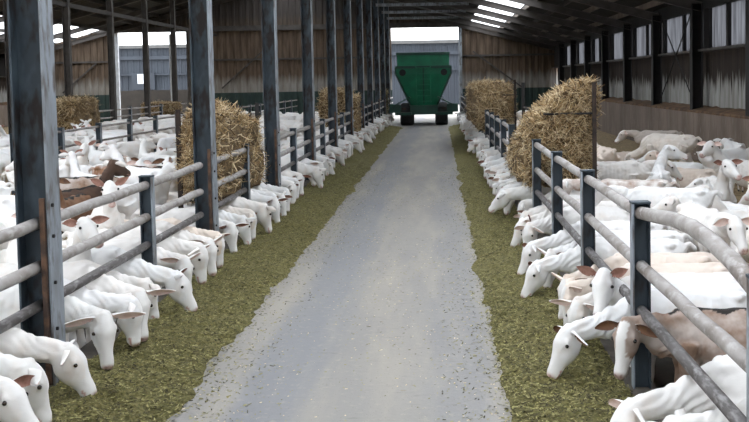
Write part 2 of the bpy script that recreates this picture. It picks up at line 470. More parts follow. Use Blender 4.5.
# world outside the end openings
o = MB()
corr_sheet(o, -34, 14, 0, lambda x: 5.25, 84, pitch=.5, d=.06)
ob = empty('neighbouring_shed', (0,0,0)); tag(ob, 'grey-blue metal shed across the yard seen through the end doorways', 'building')
o.build('metal_wall', M_outside, ob)
o = MB(); o.box(-34, 14, 83.6, 83.9, 5.15, 5.42); o.build('fascia', M_trim_light, ob)
o = MB(); o.box(-34, 14, 83.7, 83.88, 4.2, 4.5); o.build('gutter_band', M_outside, ob)
o = MB(); o.box(-34, 14, 83.6, 83.88, 2.9, 3.0); o.build('rail', M_outside, ob)
o = MB(); o.box(-25.6, -23.7, 83.5, 83.86, 1.7, 3.1); wnd = o.build('window', M_outside, ob)
o = MB(); o.box(-25.1, -24.6, 83.44, 83.5, 2.2, 3.0); o.build('pane', M_white, wnd)
o = MB(); o.box(-19.2, -14.6, 60.0, 60.2, 0, 1.75)
tag(o.build('block_wall', M_blockwall), 'low beige block wall beyond the left end doorway', 'wall')
o = MB(); o.box(-14.95, -14.62, END+.25, END+.4, 0, DT-.1)
tag(o.build('door_post', M_white), 'white upright post standing in the left end doorway', 'post')

# ================================================================== STEEL COLUMNS
def h_section(b, hw, hd, t, z0, z1):
    b.box(-hw, -hw+t, -hd, hd, z0, z1, 0); b.box(hw-t, hw, -hd, hd, z0, z1, 1); b.box(-hw+t, hw-t, -.006, .006, z0, z1, 0)
def make_column(H, mats, bracket, side=1):
    b = MB(); h_section(b, .105, .1, .014, STEP, H)
    o = b.build('steel_column', mats); kids = []
    b = MB(); b.box(-.16, .16, -.16, .16, STEP, STEP+.02); kids.append(b.build('base_plate', M_dark_steel, o))
    if bracket:
        b = MB(); b.box(.052, .082, -.12, -.09, .1, 1.3); kids.append(b.build('rusty_strap', M_rust, o))
        kids[-1]['label'] = 'rust-brown flat strap'
        b = MB()
        for z in (.45, .75, 1.05, 1.25):
            b.tube([(.104, -.05, z), (.118, -.05, z)], .012, 8)
        kids.append(b.build('bolt', M_dark_steel, o))
    reg(o, *kids); return o
colL = [C0 + k*BAY for k in range(11)]; colL[0] = 6.42
proto = make_column(roof_z(XL)-.3, [M_post, M_flange], True)
for k, y in enumerate(colL):
    c = proto if k == 0 else copy_tree(proto)
    c.location = (XL, y, 0)
    tag(c, 'tall rusting blue-grey steel column in the left feed fence, %s from the front' % ORD[k], 'column', 'tall steel columns along the left side of the aisle')
proto = make_column(roof_z(XF)-.3, [M_brown_steel, M_brown_steel], False)
ys = [C0 + k*BAY for k in range(4, 11)]
for k, y in enumerate(ys):
    c = proto if k == 0 else copy_tree(proto)
    c.location = (XF, y, 0)
    tag(c, 'thin brown steel column in the far left row, %s from the left edge' % ORD[k], 'column', 'columns of the far row beyond the left pens')
b = MB(); h_section(b, .13, .13, .016, 1.18, roof_z(WR)-.2)
proto = b.build('wall_column', [M_dark_steel, M_dark_steel])
b = MB(); b.box(-.15, .15, -.15, .15, 1.18, 1.2); reg(proto, b.build('base_plate', M_dark_steel, proto))
vis = [y for y in RC if y > 17]
for k, y in enumerate(vis):
    c = proto if k == 0 else copy_tree(proto)
    c.location = (WR-.135, y, 0)
    tag(c, 'black steel column against the right wall, %s one counted from the near end' % ORD[k], 'column', 'dark columns along the right wall')
# crossed rods
for (ya, za, yb, zb, lab) in ((24.5,3.85,28.6,1.25,'thin steel bracing rod rising towards the camera on the right wall'),
                              (24.5,1.25,28.6,3.85,'thin steel bracing rod sloping down towards the camera on the right wall')):
    b = MB(); b.tube([(WR-.12, ya, za), (WR-.12, yb, zb)], .016, 6)
    tag(b.build('bracing_rod', M_dark_steel), lab, 'rod', 'crossed bracing rods on the right wall')
b = MB(); pts = [(3.7+.05*math.sin(i*.5), 17.5, 4.45-.045*i - .02*math.sin(i)) for i in range(18)] + [(3.72+.02*i, 17.5, 3.66+.03*i*i/4) for i in range(6)]
b.tube(pts, .008, 6); tag(b.build('hanging_rope', M_rail), 'thin rope hanging from the right roof above the hay', 'rope')

# ================================================================== FENCES
def post_mesh(h=1.2):
    b = MB(); h_section(b, .055, .045, .01, STEP, h); b.box(-.058, .058, -.048, .048, h, h+.012, 0)
    return b.mesh('fence_post', [M_post, M_flange])
pm = post_mesh()
def fence_post(X, y, side, label, group, h=1.0, flip=False):
    o = bpy.data.objects.new('fence_post', pm); col.objects.link(o); o.location = (X, y, 0); o.scale = (1, 1, h)
    if flip: o.rotation_euler = (0, 0, PI)
    tag(o, label, 'fence post', group)
def rails(X, ya, yb, label, group, hs=(1.14, .87, .60), bend=None, r=.039):
    t = empty('fence_rails', (X, (ya+yb)/2, 0)); tag(t, label, 'fence rails', group)
    L = (yb-ya)/2
    for i, z in enumerate(hs):
        b = MB()
        if i == 0 and bend: b.tube([(p[0], p[1], p[2]) for p in bend], r*1.1, 12)
        elif i == 2: b.tube([(0, -L, z), (0, L, z)], r*.9, 10)
        else:
            n = 5; b.tube([(0, -L+2*L*q/n, z+R.uniform(-.006,.006)) for q in range(n+1)], r, 12)
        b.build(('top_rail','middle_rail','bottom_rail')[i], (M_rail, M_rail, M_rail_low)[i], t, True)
GL, GR, GM = 'short posts of the left feed fence', 'short posts of the right feed fence', 'posts of the dividing fence in the left pens'
LZ = (1.13, .85, .60)
yy = C0 - BAY/2
n = 0
for k in range(11):
    y = colL[k]
    ym = C0 + k*BAY + BAY/2
    if ym < END - 2:
        fence_post(XL, ym, 1, 'short steel fence post between the %s and %s tall left columns' % (ORD[k], ORD[k+1]), GL)
        rails(XL, y+.11, ym-.04, 'three steel rails just beyond the %s tall left column' % ORD[k], 'rails of the left feed fence', LZ)
        if k != 1: rails(XL, ym+.04, min(y+BAY-.11, END-.3), 'three steel rails running up to the %s tall left column' % ORD[min(k+1,10)], 'rails of the left feed fence', LZ)
rails(XL, C0-BAY/2+.05, C0-.11, 'three steel rails at the left edge in front of the first tall column', 'rails of the left feed fence', LZ)
RPY = [3.95 + 2.2*k for k in range(24)]; RPY[0] = 3.78
RPY = [y for y in RPY if y < END - .5]
for k, y in enumerate(RPY):
    if 14 < y < 16: continue
    fence_post(XR, y, -1, 'short blue-grey steel post of the right feed fence, %s from the front' % ORD[k], GR, flip=True, h=1.02)
    if k+1 < len(RPY):
        y2 = RPY[k+1]
        if 12 < y < 16.0: continue
        bend = None
        if k == 0:
            L = (y2-y)/2
            bend = [(0, -L-.1, 1.13), (0, -L+.1, 1.165), (0,-L+.4,1.215), (0, -L+.75, 1.25), (0, -L+1.1, 1.262), (0, -L+1.5, 1.245), (0, -L+1.9, 1.205), (0, L+.05, 1.16)]
        lab = 'bent steel top pipe and two straight rails nearest the camera on the right' if k == 0 else 'three steel rails running back from the %s right fence post' % ORD[k]
        rails(XR, y+.03, y2-.03, lab, 'rails of the right feed fence', (1.16, .84, .56), bend, r=.037)
MPY = [C0 + 2.2*k + 4.4 for k in range(3, 20)]
for k, y in enumerate(MPY):
    if y > 52: break
    fence_post(XM, y, 1, 'dark post of the middle pen fence on the left, %s from the left edge' % ORD[k], GM)
    rails(XM, y+.04, y+2.16, 'grey rails of the middle pen fence beyond its %s post' % ORD[k], 'rails of the dividing fence in the left pens', (1.13,.82,.52), r=.026)
for k, y in enumerate([30.9, 35.4, 39.8, 44.2]):
    fence_post(XF, y, 1, 'dark post of the far left pen fence, %s from the left' % ORD[k], 'posts of the far left pen fence')
    rails(XF, y+.05, y+4.35, 'pale rails of the far left pen fence beyond its %s short post' % ORD[k], 'rails of the far left pen fence', (1.12,.85,.6), r=.03)
# kerbs beneath the feed fences
for nm, x0, x1 in (('left', XL-.09, XL+.09), ('right', XR-.09, XR+.09)):
    b = MB(); b.box(x0, x1, 2, END-1, STEP, .07)
    tag(b.build('kerb', M_kerb), 'low concrete kerb under the %s feed fence' % nm, 'kerb')

# ================================================================== SILAGE
def silage(name, xin, xout, label, seed):
    # xin: fence side, xout: nominal edge towards the aisle
    b = MB(); y = 2.6; ny = 0; nx = 26; rows = []
    ysl = []
    while y < 43.5: ysl.append(y); y += .04 if y < 10 else (.07 if y < 20 else .2)
    vs = []
    for y in ysl:
        e = xout + (1 if xout > xin else -1)*(.10*noise.noise((y*.9, seed, 0)) + .05*noise.noise((y*5, seed, 2)))
        for i in range(nx+1):
            t = i/nx; x = xin + (e-xin)*t
            h = .105*(1-t**3)**.9*(.8+.6*noise.noise((x*1.6, y*1.3, seed))) + .030*noise.noise((x*9, y*9, seed+3)) + .022*noise.noise((x*31, y*31, seed))
            vs.append((x, y, max(h, 0)*(1 if t < .97 else .3) + (.004 if t < 1 else -.01)))
    fs = []
    for j in range(len(ysl)-1):
        for i in range(nx):
            a = j*(nx+1)+i; q = (a, a+1, a+nx+2, a+nx+1); fs.append(q if xout > xin else q[::-1])
    b.add(vs, fs)
    o = b.build(name, M_silage, None, True); tag(o, label, 'silage', None, 'stuff')
    rr = random.Random(seed); c = MB(); sg = 1 if xout > xin else -1
    N = 42000
    for q in range(N):
        y = 3.0 + 20*rr.random()**1.7
        t = rr.random()
        if rr.random() < .06: t = 1 + rr.random()**2*.5
        x = xin + (xout-xin)*t
        if t <= 1: z = .105*(1-t**3)**.9*(.8+.6*noise.noise((x*1.6, y*1.3, seed))) + .030*noise.noise((x*9, y*9, seed+3)) + .014
        else: z = .004
        L = rr.uniform(.005,.016); w = rr.uniform(.0025,.0055); a = rr.random()*PI; tl = rr.uniform(-.5,.5)
        dx, dy = math.cos(a), math.sin(a); p = Vector((x, y, max(z,.004)))
        d = Vector((dx*L, dy*L, tl*L*.8)); s = Vector((-dy*w, dx*w, rr.uniform(-.3,.5)*w))
        c.add([p-d-s, p+d-s*.6, p+d+s*.6, p-d+s], [(0,1,2,3)], rr.choice((0,0,1,1,2,2)))
    c.build('loose_flakes', M_feed, o)['kind'] = 'stuff'
silage('silage_row', XL+.09, -1.63, 'row of green-brown chopped silage along the left fence', 11)
silage('silage_row', XR-.09, .37, 'row of green-brown chopped silage along the right fence', 5)
rr = random.Random(9); c = MB()
for q in range(11000):
    y = 3.2 + 22*rr.random()**1.6; x = rr.uniform(-1.7, .5); L = rr.uniform(.003,.009)*(2.2 if rr.random() < .03 else 1); w = rr.uniform(.0015,.0035); a = rr.random()*PI
    if noise.noise((x*1.4, y*.25, 3)) < rr.uniform(-.4,.3): continue
    dx, dy = math.cos(a), math.sin(a)
    c.add([(x-dx*L+dy*w, y-dy*L-dx*w, .004), (x+dx*L+dy*w, y+dy*L-dx*w, .004), (x+dx*L-dy*w, y+dy*L+dx*w, .007), (x-dx*L-dy*w, y-dy*L+dx*w, .006)], [(0,1,2,3)], rr.choice((1,1,1,3,3,0)))
tag(c.build('scattered_flakes', M_feed + [M_straw[0]]), 'stray bits of silage scattered over the concrete aisle', 'silage', None, 'stuff')

# ================================================================== HAY RACKS
def hay(name, x0, x1, y0, y1, z0, topf, label, nst, seed, bulge=.12, cat='hay', group=None, slen=.2):
    rr = random.Random(seed)
    b = MB(); nu, nv = 28, 18
    # closed rounded block, displaced: built from a cube sphere
    def P(u, v, w):
        # u,v,w in -1..1 on the cube surface
        q = Vector((u, v, w)); k = max(abs(u), abs(v), abs(w)); s = q.normalized()*1.25
        q = q.lerp(s, .32)
        x = (x0+x1)/2 + q.x*(x1-x0)/2; y = (y0+y1)/2 + q.y*(y1-y0)/2
        tz = topf((q.x+1)/2, (q.y+1)/2)
        z = z0 + (q.z+1)/2*(tz-z0)
        nrm = q.normalized()
        d = bulge*(noise.noise((x*2.3, y*2.3, z*2.3+seed)) + .45*noise.noise((x*7, y*7, z*7+seed)))
        return Vector((x, y, max(z + nrm.z*d, .0))) + Vector((nrm.x, nrm.y, 0))*d, nrm
    n = 16; idx = {}
    vs = []; fs = []; samples = []
    for ax in range(3):
        for sg in (-1, 1):
            g = []
            for i in range(n+1):
                r_ = []
                for j in range(n+1):
                    a, c = -1+2*i/n, -1+2*j/n
                    q = [0,0,0]; q[ax] = sg; q[(ax+1)%3] = a; q[(ax+2)%3] = c
                    key = tuple(round(t, 4) for t in q)
                    if key not in idx:
                        p, nn = P(*q); idx[key] = len(vs); vs.append(p)
                        samples.append((p, nn))
                    r_.append(idx[key])
                g.append(r_)
            for i in range(n):
                for j in range(n):
                    f = (g[i][j], g[i+1][j], g[i+1][j+1], g[i][j+1]); fs.append(f if sg > 0 else f[::-1])
    b.add(vs, fs)
    o = b.build(name, M_straw_core, None, True)
    tag(o, label, cat, group)
    c = MB()
    for q in range(nst):
        ax = rr.choice((0,1,1,1,2,2)); cq = [rr.uniform(-1,1), rr.uniform(-1,1), rr.uniform(-.95,1)]
        cq[ax] = -1 if (ax == 1 or (ax == 0 and rr.random() < .5)) else 1
        p, nn = P(*cq)
        if nn.z < -.6: continue
        L = slen*rr.uniform(.3, 1.0); w = rr.uniform(.0025,.0065)
        d = (Vector((rr.uniform(-1,1), rr.uniform(-1,1), rr.uniform(-1,.8))) + nn*rr.uniform(0,.5)).normalized()
        d1 = (d + Vector((rr.uniform(-.5,.5), rr.uniform(-.5,.5), rr.uniform(-.8,.3)))).normalized()
        s = d.cross(Vector((rr.uniform(-1,1), rr.uniform(-1,1), rr.uniform(-1,1)))).normalized()*w
        p = p + nn*rr.uniform(-.01,.04)
        a = p - d*L*.5; m_ = p; e = p + d1*L*.5
        if min(a.z, e.z) < .01: continue
        c.add([a-s, a+s, m_-s, m_+s, e-s*.5, e+s*.5], [(0,1,3,2), (2,3,5,4)], rr.choice((0,0,1,1,2)))
    c.build('loose_stems', M_straw, o)['kind'] = 'stuff'
    return o
def rack(x0, x1, y0, y1, h, label, group='hay rack frames'):
    outer = 1 if x0 > 0 else -1
    t = empty('hay_rack', ((x0+x1)/2, (y0+y1)/2, 0)); tag(t, label, 'hay rack', group)
    w, d = (x1-x0)/2, (y1-y0)/2
    for sx in (-1,1):
        for sy in (-1,1):
            if sx != outer and sy < 0: continue
            b = MB(); b.box(sx*w-.025, sx*w+.025, sy*d-.025, sy*d+.025, 0, h); b.build('upright', M_oldrust if sy < 0 else M_dark_steel, t)
    b = MB()
    for z in (.66, h-.4):
        for sx in (-1,1): b.tube([(sx*w, -d, z), (sx*w, d, z)], .015, 6)
        for sy in (-1,1): b.tube([(-w, sy*d, z), (w, sy*d, z)], .015, 6)
    b.build('cross_bar', M_dark_steel, t)
HG = 'straw-filled racks along the aisle'
rack(1.36, 1.99, 12.86, 16.2, 1.95, 'dark steel rack frame holding the large straw heap on the right')
hay('straw_heap', 1.16, 2.04, 12.95, 16.2, .58, lambda u, v: 1.32+.66*min(1,max(0,u)/.8)**.7 - .35*max(0,v-.1), 'large shaggy golden straw heap at the right feed fence', 11000, 1, .13, 'straw', HG, .26)
rack(-3.04, -2.72, 11.62, 14.9, 1.72, 'dark steel rack frame holding the straw behind the second left column')
hay('straw_heap', -3.02, -2.62, 11.66, 14.9, .58, lambda u, v: 1.70-.1*abs(u-.4) - .75*max(0,v-.35)**1.3, 'shaggy golden straw heap behind the second tall left column', 8500, 2, .11, 'straw', HG, .24)
hay('straw_heap', .98, 2.02, 26.5, 36, .62, lambda u, v: 1.9-.1*v, 'darker straw heap far along the right feed fence', 5000, 3, .14, 'straw', HG, .4)
rack(1.3, 2.0, 26.4, 35.8, 2.0, 'rack frame with a tall post at the far right straw heap')
hay('straw_heap', -4.0, -3.05, 33.2, 36, .5, lambda u, v: 1.72, 'brown straw bale standing in the left pen behind the far columns', 2600, 4, .12, 'straw', HG, .4)
hay('straw_heap', -2.75, -2.5, 30.2, 31.6, .3, lambda u, v: 1.55, 'tuft of straw hanging over the left fence midway along', 1200, 5, .08, 'straw', HG, .3)
hay('straw_heap', -2.75, -2.5, 47.1, 48.5, .3, lambda u, v: 1.55, 'farthest small tuft of straw on the left fence', 900, 6, .08, 'straw', HG, .4)
hay('straw_heap', -12.0, -11.0, 30, 32.5, .6, lambda u, v: 1.6, 'round-topped brown bale beyond the left middle fence beside the first column', 2600, 7, .12, 'straw', HG, .4)
hay('straw_bale', -13.3, -11.8, 44.6, 45.8, .7, lambda u, v: 1.22, 'rectangular straw bale lying before the left end doorway', 1800, 8, .05, 'straw', HG, .3)

# ================================================================== WAGON
wg = empty('feed_wagon', (-.70, 45, 0)); tag(wg, 'green tapered feed wagon parked at the far end of the aisle', 'wagon')
b = MB()
def hopper(levels, y0, y1):
    vs = []; fs = []
    for (hw, z, inset) in levels: vs += [(-hw, y0+inset, z), (hw, y0+inset, z), (hw, y1-inset, z), (-hw, y1-inset, z)]
    for i in range(len(levels)-1):
        for k in range(4):
            a = i*4+k; c = i*4+(k+1) % 4; fs.append((a, c, c+4, a+4))
    fs.append((3,2,1,0)); T = (len(levels)-1)*4; fs.append((T, T+1, T+2, T+3)); b.add(vs, fs)
hopper([(.58,.9,.35),(1.24,2.32,.02),(1.26,2.66,0),(1.17,2.72,.03),(1.17,3.2,.06)], 0, 5.2)
b.build('hopper', M_green, wg)
b = MB(); b.box(-1.2, 1.2, -.02, .1, 3.18, 3.3); b.box(-1.2,-1.1,0,5.2,3.18,3.3); b.box(1.1,1.2,0,5.2,3.18,3.3); b.box(-1.27,1.27,-.05,.02,2.58,2.7)
b.build('rim', M_dgreen, wg)
b = MB()
for sx in (-1,1): b.bar((sx*1.22,-.03,2.3), (sx*.6,.32,.9), .07, .06); b.bar((sx*1.25,-.03,2.3),(sx*1.25,-.03,2.62),.06,.06)
b.bar((0,-.05,2.6),(0,.30,1.0),.05,.05)
b.build('corner_rib', M_dgreen, wg)
ld = MB()
for sx in (-.32,.32): ld.bar((sx,-.12,2.66),(sx,-.02,.95),.05,.04)
for i in range(7): z = 1.1+i*.25; ld.bar((-.32,-.02-.1*(z-.95)/1.7,z),(.32,-.02-.1*(z-.95)/1.7,z),.03,.03)
ld.build('ladder', M_green, wg)
for sx in (-1,1):
    b = MB(); b.tube([(sx*.93,-.07,2.4),(sx*.93,.0,2.4)], .15, 16); b.build('round_hatch', M_black, wg)
b = MB(); b.box(-.62,.62,.1,4.9,.5,.92); b.box(-1.0,1.0,.3,.5,.62,.78); b.build('chassis', M_dgreen, wg)
for sx in (-1,1):
    b = MB(); b.bar((sx*1.28,.0,.95),(sx*.62,.0,1.3),.5,.06) ; b.bar((sx*1.3,.0,.6),(sx*1.28,.0,.98),.5,.06); b.bar((sx*.55,.0,.55),(sx*1.3,.0,.55),.3,.12); b.build('mudguard', M_dgreen, wg)
    for yw in (.7, 2.2):
        b = MB(); b.tube([(sx*.50,yw,.5),(sx*.54,yw,.5),(sx*1.04,yw,.5),(sx*1.08,yw,.5)], [.44,.5,.5,.44], 28)
        wh = b.build('wheel', M_rubber, wg)
        b = MB(); b.tube([(sx*1.05,yw,.5),(sx*1.08,yw,.5)], .2, 16); b.build('hub', M_dgreen, wh)
for sx in (-1,1):
    b = MB(); b.box(sx*.9-.1,sx*.9+.1,-.03,.0,.72,.82); b.build('tail_lamp', M_oldrust, wg)

# ================================================================== GOATS
def catmull(pts, n):
    out = []
    P = [pts[0]] + pts + [pts[-1]]
    for i in range(1, len(P)-2):
        for k in range(n):
            t = k/n; a, b_, c, d = P[i-1], P[i], P[i+1], P[i+2]
            out.append(tuple(.5*((2*b_[j]) + (-a[j]+c[j])*t + (2*a[j]-5*b_[j]+4*c[j]-d[j])*t*t + (-a[j]+3*b_[j]-3*c[j]+d[j])*t**3) for j in range(len(a))))
    out.append(tuple(pts[-1])); return out
def head_frame(h, p):
    D = Vector((math.cos(p)*math.cos(h), math.cos(p)*math.sin(h), -math.sin(p)))
    S = Vector((-math.sin(h), math.cos(h), 0)); U = D.cross(S); return D, S, U
HL = .325
POSES = {
 # poll position, head turn, head pitch (degrees), neck middle, lying, thin/fat
 'feed_straight': ((.76, 0, .60), 0, 80, [(.50,0,.60,.082,.11),(.64,0,.605,.058,.078)], 0),
 'feed_left':     ((.74, .05, .575), 45, 70, [(.50,.01,.595,.082,.11),(.63,.03,.585,.058,.078)], 0),
 'feed_right':    ((.74, -.05, .585), -45, 72, [(.50,-.01,.595,.082,.11),(.63,-.03,.59,.058,.078)], 0),
 'feed_reach':    ((.79, .02, .54), 14, 58, [(.52,0,.585,.078,.105),(.66,.01,.56,.058,.075)], 0),
 'feed_lift':     ((.75, -.02, .58), -20, 40, [(.52,0,.60,.078,.10),(.64,0,.60,.066,.085)], 0),
 'look_up':       ((.64, .05, .86), 62, 50, [(.47,0,.66,.085,.11),(.57,.02,.77,.07,.085)], 0),
 'look_level':    ((.66, .06, .70), 55, 62, [(.48,0,.66,.082,.11),(.58,.03,.68,.07,.085)], 0),
 'stand_alert':   ((.60, 0, 1.02), 0, 24, [(.45,0,.78,.075,.10),(.54,0,.92,.058,.075)], 0),
 'stand_turned':  ((.58, .07, 1.0), 65, 24, [(.45,.02,.78,.075,.10),(.53,.05,.91,.058,.075)], 0),
 'stand_back':    ((.54, -.12, .99), -85, 20, [(.45,-.03,.78,.075,.10),(.52,-.08,.90,.058,.075)], 0),
 'stand_low':     ((.76, .0, .74), 0, 42, [(.50,0,.70,.075,.10),(.64,0,.73,.058,.075)], 0),
 'graze':         ((.72, 0, .40), 10, 58, [(.50,0,.50,.072,.09),(.62,0,.44,.058,.072)], 0),
 'lying':         ((.54, .03, .68), 25, 22, [(.42,.0,.46,.075,.10),(.50,.02,.59,.058,.075)], 1),
 'lying_rest':    ((.66, -.05, .42), -30, 38, [(.46,0,.40,.075,.095),(.57,-.03,.42,.058,.075)], 1),
}
def goat_raw(pose, seed):
    poll, h, p, neck, lie = POSES[pose]
    rr = random.Random(seed)
    dz = -.315 if lie else 0
    b = MB(); Y = (0,1,0)
    fat = rr.uniform(.94, 1.08)
    st = [(-.475,0,.655,.035,.05),(-.45,0,.66,.08,.085),(-.38,0,.655,.125,.125),(-.27,0,.625,.145,.155),(-.12,0,.585,.172*fat,.195),
          (.03,0,.575,.172*fat,.205),(.16,0,.60,.145,.185),(.27,0,.635,.118,.16),(.36,0,.63,.10,.14),(.43,0,.60 if poll[2] < .9 else .68,.088,.12)]
    if poll[2] < .6 and not lie: st[-1] = (.43,0,.59,.092,.125)
    st = [(a,b_,c+dz,d,e) for a,b_,c,d,e in st] + ([(a,b_,c,d,e) for a,b_,c,d,e in neck]) + [(poll[0],poll[1],poll[2]-.008,.050,.062)]
    D, S, U = head_frame(math.radians(h), math.radians(p))
    sm = catmull(st, 3)
    N = len(sm); lof = []
    for i, (x,y,z,w,hh) in enumerate(sm):
        t = max(0, (i/(N-1) - .75)/.25)
        sd = (Vector(Y)*(1-t) + S*t).normalized()
        lof.append(((x,y,z), sd, w, hh, .2 if i < N*.62 else .08))
    b.loft(lof, 22)
    # head
    P = Vector(poll)
    tb = [(-.045,.030,-.045,.034),(-.02,.060,-.070,.052),(.03,.078,-.088,.062),(.08,.078,-.104,.069),(.125,.064,-.100,.060),(.17,.048,-.080,.046),(.215,.036,-.066,.037),(.255,.029,-.062,.039),(.283,.018,-.054,.034),(HL,.0,-.036,.016)]
    tb = [(a_*(1.085 if a_ < HL else 1), t_*1.09, u_*1.09, w_*1.09) for a_, t_, u_, w_ in tb]
    hs = [(a_, (t_+u_)/2, w_, (t_-u_)/2) for a_, t_, u_, w_ in tb]
    b.loft([((P + D*a + U*o_), S, w, hh, .12) for a, o_, w, hh in catmull(hs, 2)], 18)
    for s in (-1,1):
        b.ball(P + D*.075 + S*s*.055 + U*.028, .026, 8)           # brow
        b.ball(Vector((-.33, s*.085, .735+dz)), .045, 8, sc=(1.3,1,.8))       # hip bones
        b.ball(Vector((.33, s*.05, .735+dz)), .05, 8, sc=(1.2,.8,.9))
    # jaw, lips
    b.ball(P + D*.268 - U*.045, .034, 8, sc=(1,1,1))
    # tail
    b.tube([(-.45,0,.71+dz),(-.51,0,.735+dz),(-.55,0,.70+dz),(-.565,0,.64+dz)], [.028,.026,.022,.010], 8)
    if not lie:
        b.ball((-.27,0,.40), .105, 12, sc=(1,1,1.1)); b.tube([(-.22,.05,.34),(-.21,.06,.25)], [.03,.012], 8); b.tube([(-.22,-.05,.34),(-.21,-.06,.25)], [.03,.012], 8)
        for s in (-1,1):
            k = rr.uniform(-.04,.04)
            b.tube([(.30,s*.085,.60),(.305,s*.09,.47),(.31+k*.4,s*.088,.30),(.315+k,s*.085,.27),(.31+k,s*.082,.10),(.315+k,s*.082,.06),(.33+k,s*.082,.0)],
                   [.085,.058,.034,.031,.020,.024,.030], 10)
            k = rr.uniform(-.04,.04)
            b.tube([(-.30,s*.09,.62),(-.24+k*.3,s*.105,.46),(-.31+k*.6,s*.10,.34),(-.39+k,s*.095,.27),(-.375+k,s*.09,.10),(-.37+k,s*.09,.06),(-.35+k,s*.09,.0)],
                   [.12,.085,.048,.031,.021,.025,.030], 10)
    else:
        for s in (-1,1):
            b.tube([(.30,s*.10,.28),(.40,s*.12,.11),(.33,s*.12,.05),(.20,s*.12,.035)], [.07,.04,.034,.024], 10)
            b.tube([(-.28,s*.13,.30),(-.12,s*.19,.16),(-.30,s*.20,.06),(-.12,s*.21,.035)], [.12,.075,.04,.025], 10)
    return b, P, D, S, U, dz
def goat_mesh(pose, seed, vox, name):
    b, P, D, S, U, dz = goat_raw(pose, seed)
    tmp = bpy.data.objects.new('tmp', b.mesh('tmp', M_coat)); col.objects.link(tmp)
    m = tmp.modifiers.new('r', 'REMESH'); m.mode = 'VOXEL'; m.voxel_size = vox
    m = tmp.modifiers.new('s', 'SMOOTH'); m.factor = .5; m.iterations = 4 if vox < .02 else 1
    dg = bpy.context.evaluated_depsgraph_get(); dg.update()
    me = bpy.data.meshes.new_from_object(tmp.evaluated_get(dg)); me.name = name
    bpy.data.objects.remove(tmp)
    ns = [v_.normal.copy() for v_ in me.vertices]
    if vox < .025:
        for v_, n_ in zip(me.vertices, ns):
            c = v_.co; q = 0.0
            inhead = (c-P).dot(D) > -.03 and (c-P-D*.12).length < .22
            if not inhead:
                if -.30 < c.x < .24 and abs(c.y) > .06: q += .0022*math.sin(c.x*112 + 6*c.z)*min(1, (abs(c.y)-.06)/.05)
                if c.x > .36 and c.z > .3+dz: q += .0045*math.sin((c.x*1.0 + c.z*.9)*95 + 5*noise.noise(c*7))*max(0, noise.noise(c*4.1)+.45)
                q += .010*noise.noise(c*9) + .006*noise.noise(c*22)
                if abs(c.y) < .03 and -.42 < c.x < .36 and n_.z > .5: q += .007
            else: q += .0022*noise.noise(c*35)
            v_.co = c + n_*q
    me.polygons.foreach_set('use_smooth', [True]*len(me.polygons))
    me.materials.clear(); me.materials.append(M_coat)
    ca = me.color_attributes.new('coat', 'FLOAT_COLOR', 'POINT')
    nose = P + D*(HL-.005) - U*.012
    for i, vtx in enumerate(me.vertices):
        c = vtx.co
        d = (c-nose).length
        r = .75*max(0, min(1, (.05-d)/.022))
        mouth = abs((c-P).dot(U)+.042) < .0065 and (c-P).dot(D) > .245
        if mouth: r = 1
        hd = (c - P).dot(D)
        inh = hd > -.01 and (c-P-D*hd).length < .12
        blaze = 1.0 if inh and (abs((c-P).dot(S)) < .034 or hd > .19) else 0
        g = 1.0 if (c.z < .045 and not dz) else 0
        nostril = min(((P + D*(HL-.012) + S*s*.020 + U*.006) - c).length for s in (-1,1))
        if nostril < .012: g = .85
        stripe = 1.0 if (abs(c.y) < .035 + .012*math.sin(c.x*30) and c.z > .70+dz and c.x < .40) else 0
        ca.data[i].color = (r, g, blaze, stripe)
    return me, (P, D, S, U)
def ear_mesh(name, up, fwd, inner, droop=0, L=.155):
    # leaf shaped cupped ear along +y (left ear); x forward, z up before posing
    b = MB(); n = 9; st = []
    ws = [.018,.028,.037,.042,.042,.037,.029,.018,.005]
    ws = [q*(1 if L > .17 else .84) for q in ws]
    dirv = Vector((fwd, 1, up)).normalized()
    nf = Vector((1, -fwd, .25)).normalized()           # the open side looks forward
    wd = dirv.cross(nf).normalized(); nf = wd.cross(dirv).normalized()
    vs = []; fs = []; mi = []
    m = 7
    for i in range(n):
        t = i/(n-1); c = dirv*L*t + Vector((0,0,-droop*t*t))
        for side in (0, 1):
            for k in range(m):
                a = -1 + 2*k/(m-1)
                off = nf*(-.020*(1-a*a)*(1-t*.6) - (.0045 if side == 0 else 0)*(1-abs(a)**3))
                vs.append(c + wd*a*ws[i] + off)
    for i in range(n-1):
        for side in (0,1):
            for k in range(m-1):
                a = (i*2+side)*m+k; d_ = a+2*m; q = (a, a+1, d_+1, d_)
                fs.append(q if side else q[::-1]); mi.append(1 if side else 0)
        for k in (0, m-1):
            a = i*2*m+k; fs.append((a, a+m, a+3*m, a+2*m)); mi.append(0)
    b.v = [tuple(v_) for v_ in vs]; b.f = fs; b.m = mi
    me = b.mesh(name, [M_coat, inner], True)
    ca = me.color_attributes.new('coat', 'FLOAT_COLOR', 'POINT')
    for q in ca.data: q.color = (0,0,0,0)
    return me
def mirror_mesh(me, name):
    m2 = me.copy(); m2.name = name
    for v_ in m2.vertices: v_.co.y = -v_.co.y
    m2.flip_normals(); return m2
EARS = {}
for nm, up, fwd, inn, dr in (('level', .05, .25, M_earin_pale, .02), ('raised', .55, .15, M_earin, 0), ('back', -.15, -.35, M_earin_pale, .02), ('pink', .15, .3, M_earin, .01), ('brown', -.05, .15, M_earbrown, .03), ('long', .0, .05, M_earin_pale, .015)):
    l = ear_mesh('ear', up, fwd, inn, dr, {'long': .215, 'raised': .145, 'pink': .155, 'level': .16, 'back': .175, 'brown': .165}[nm]); EARS[nm] = (l, mirror_mesh(l, 'ear'))
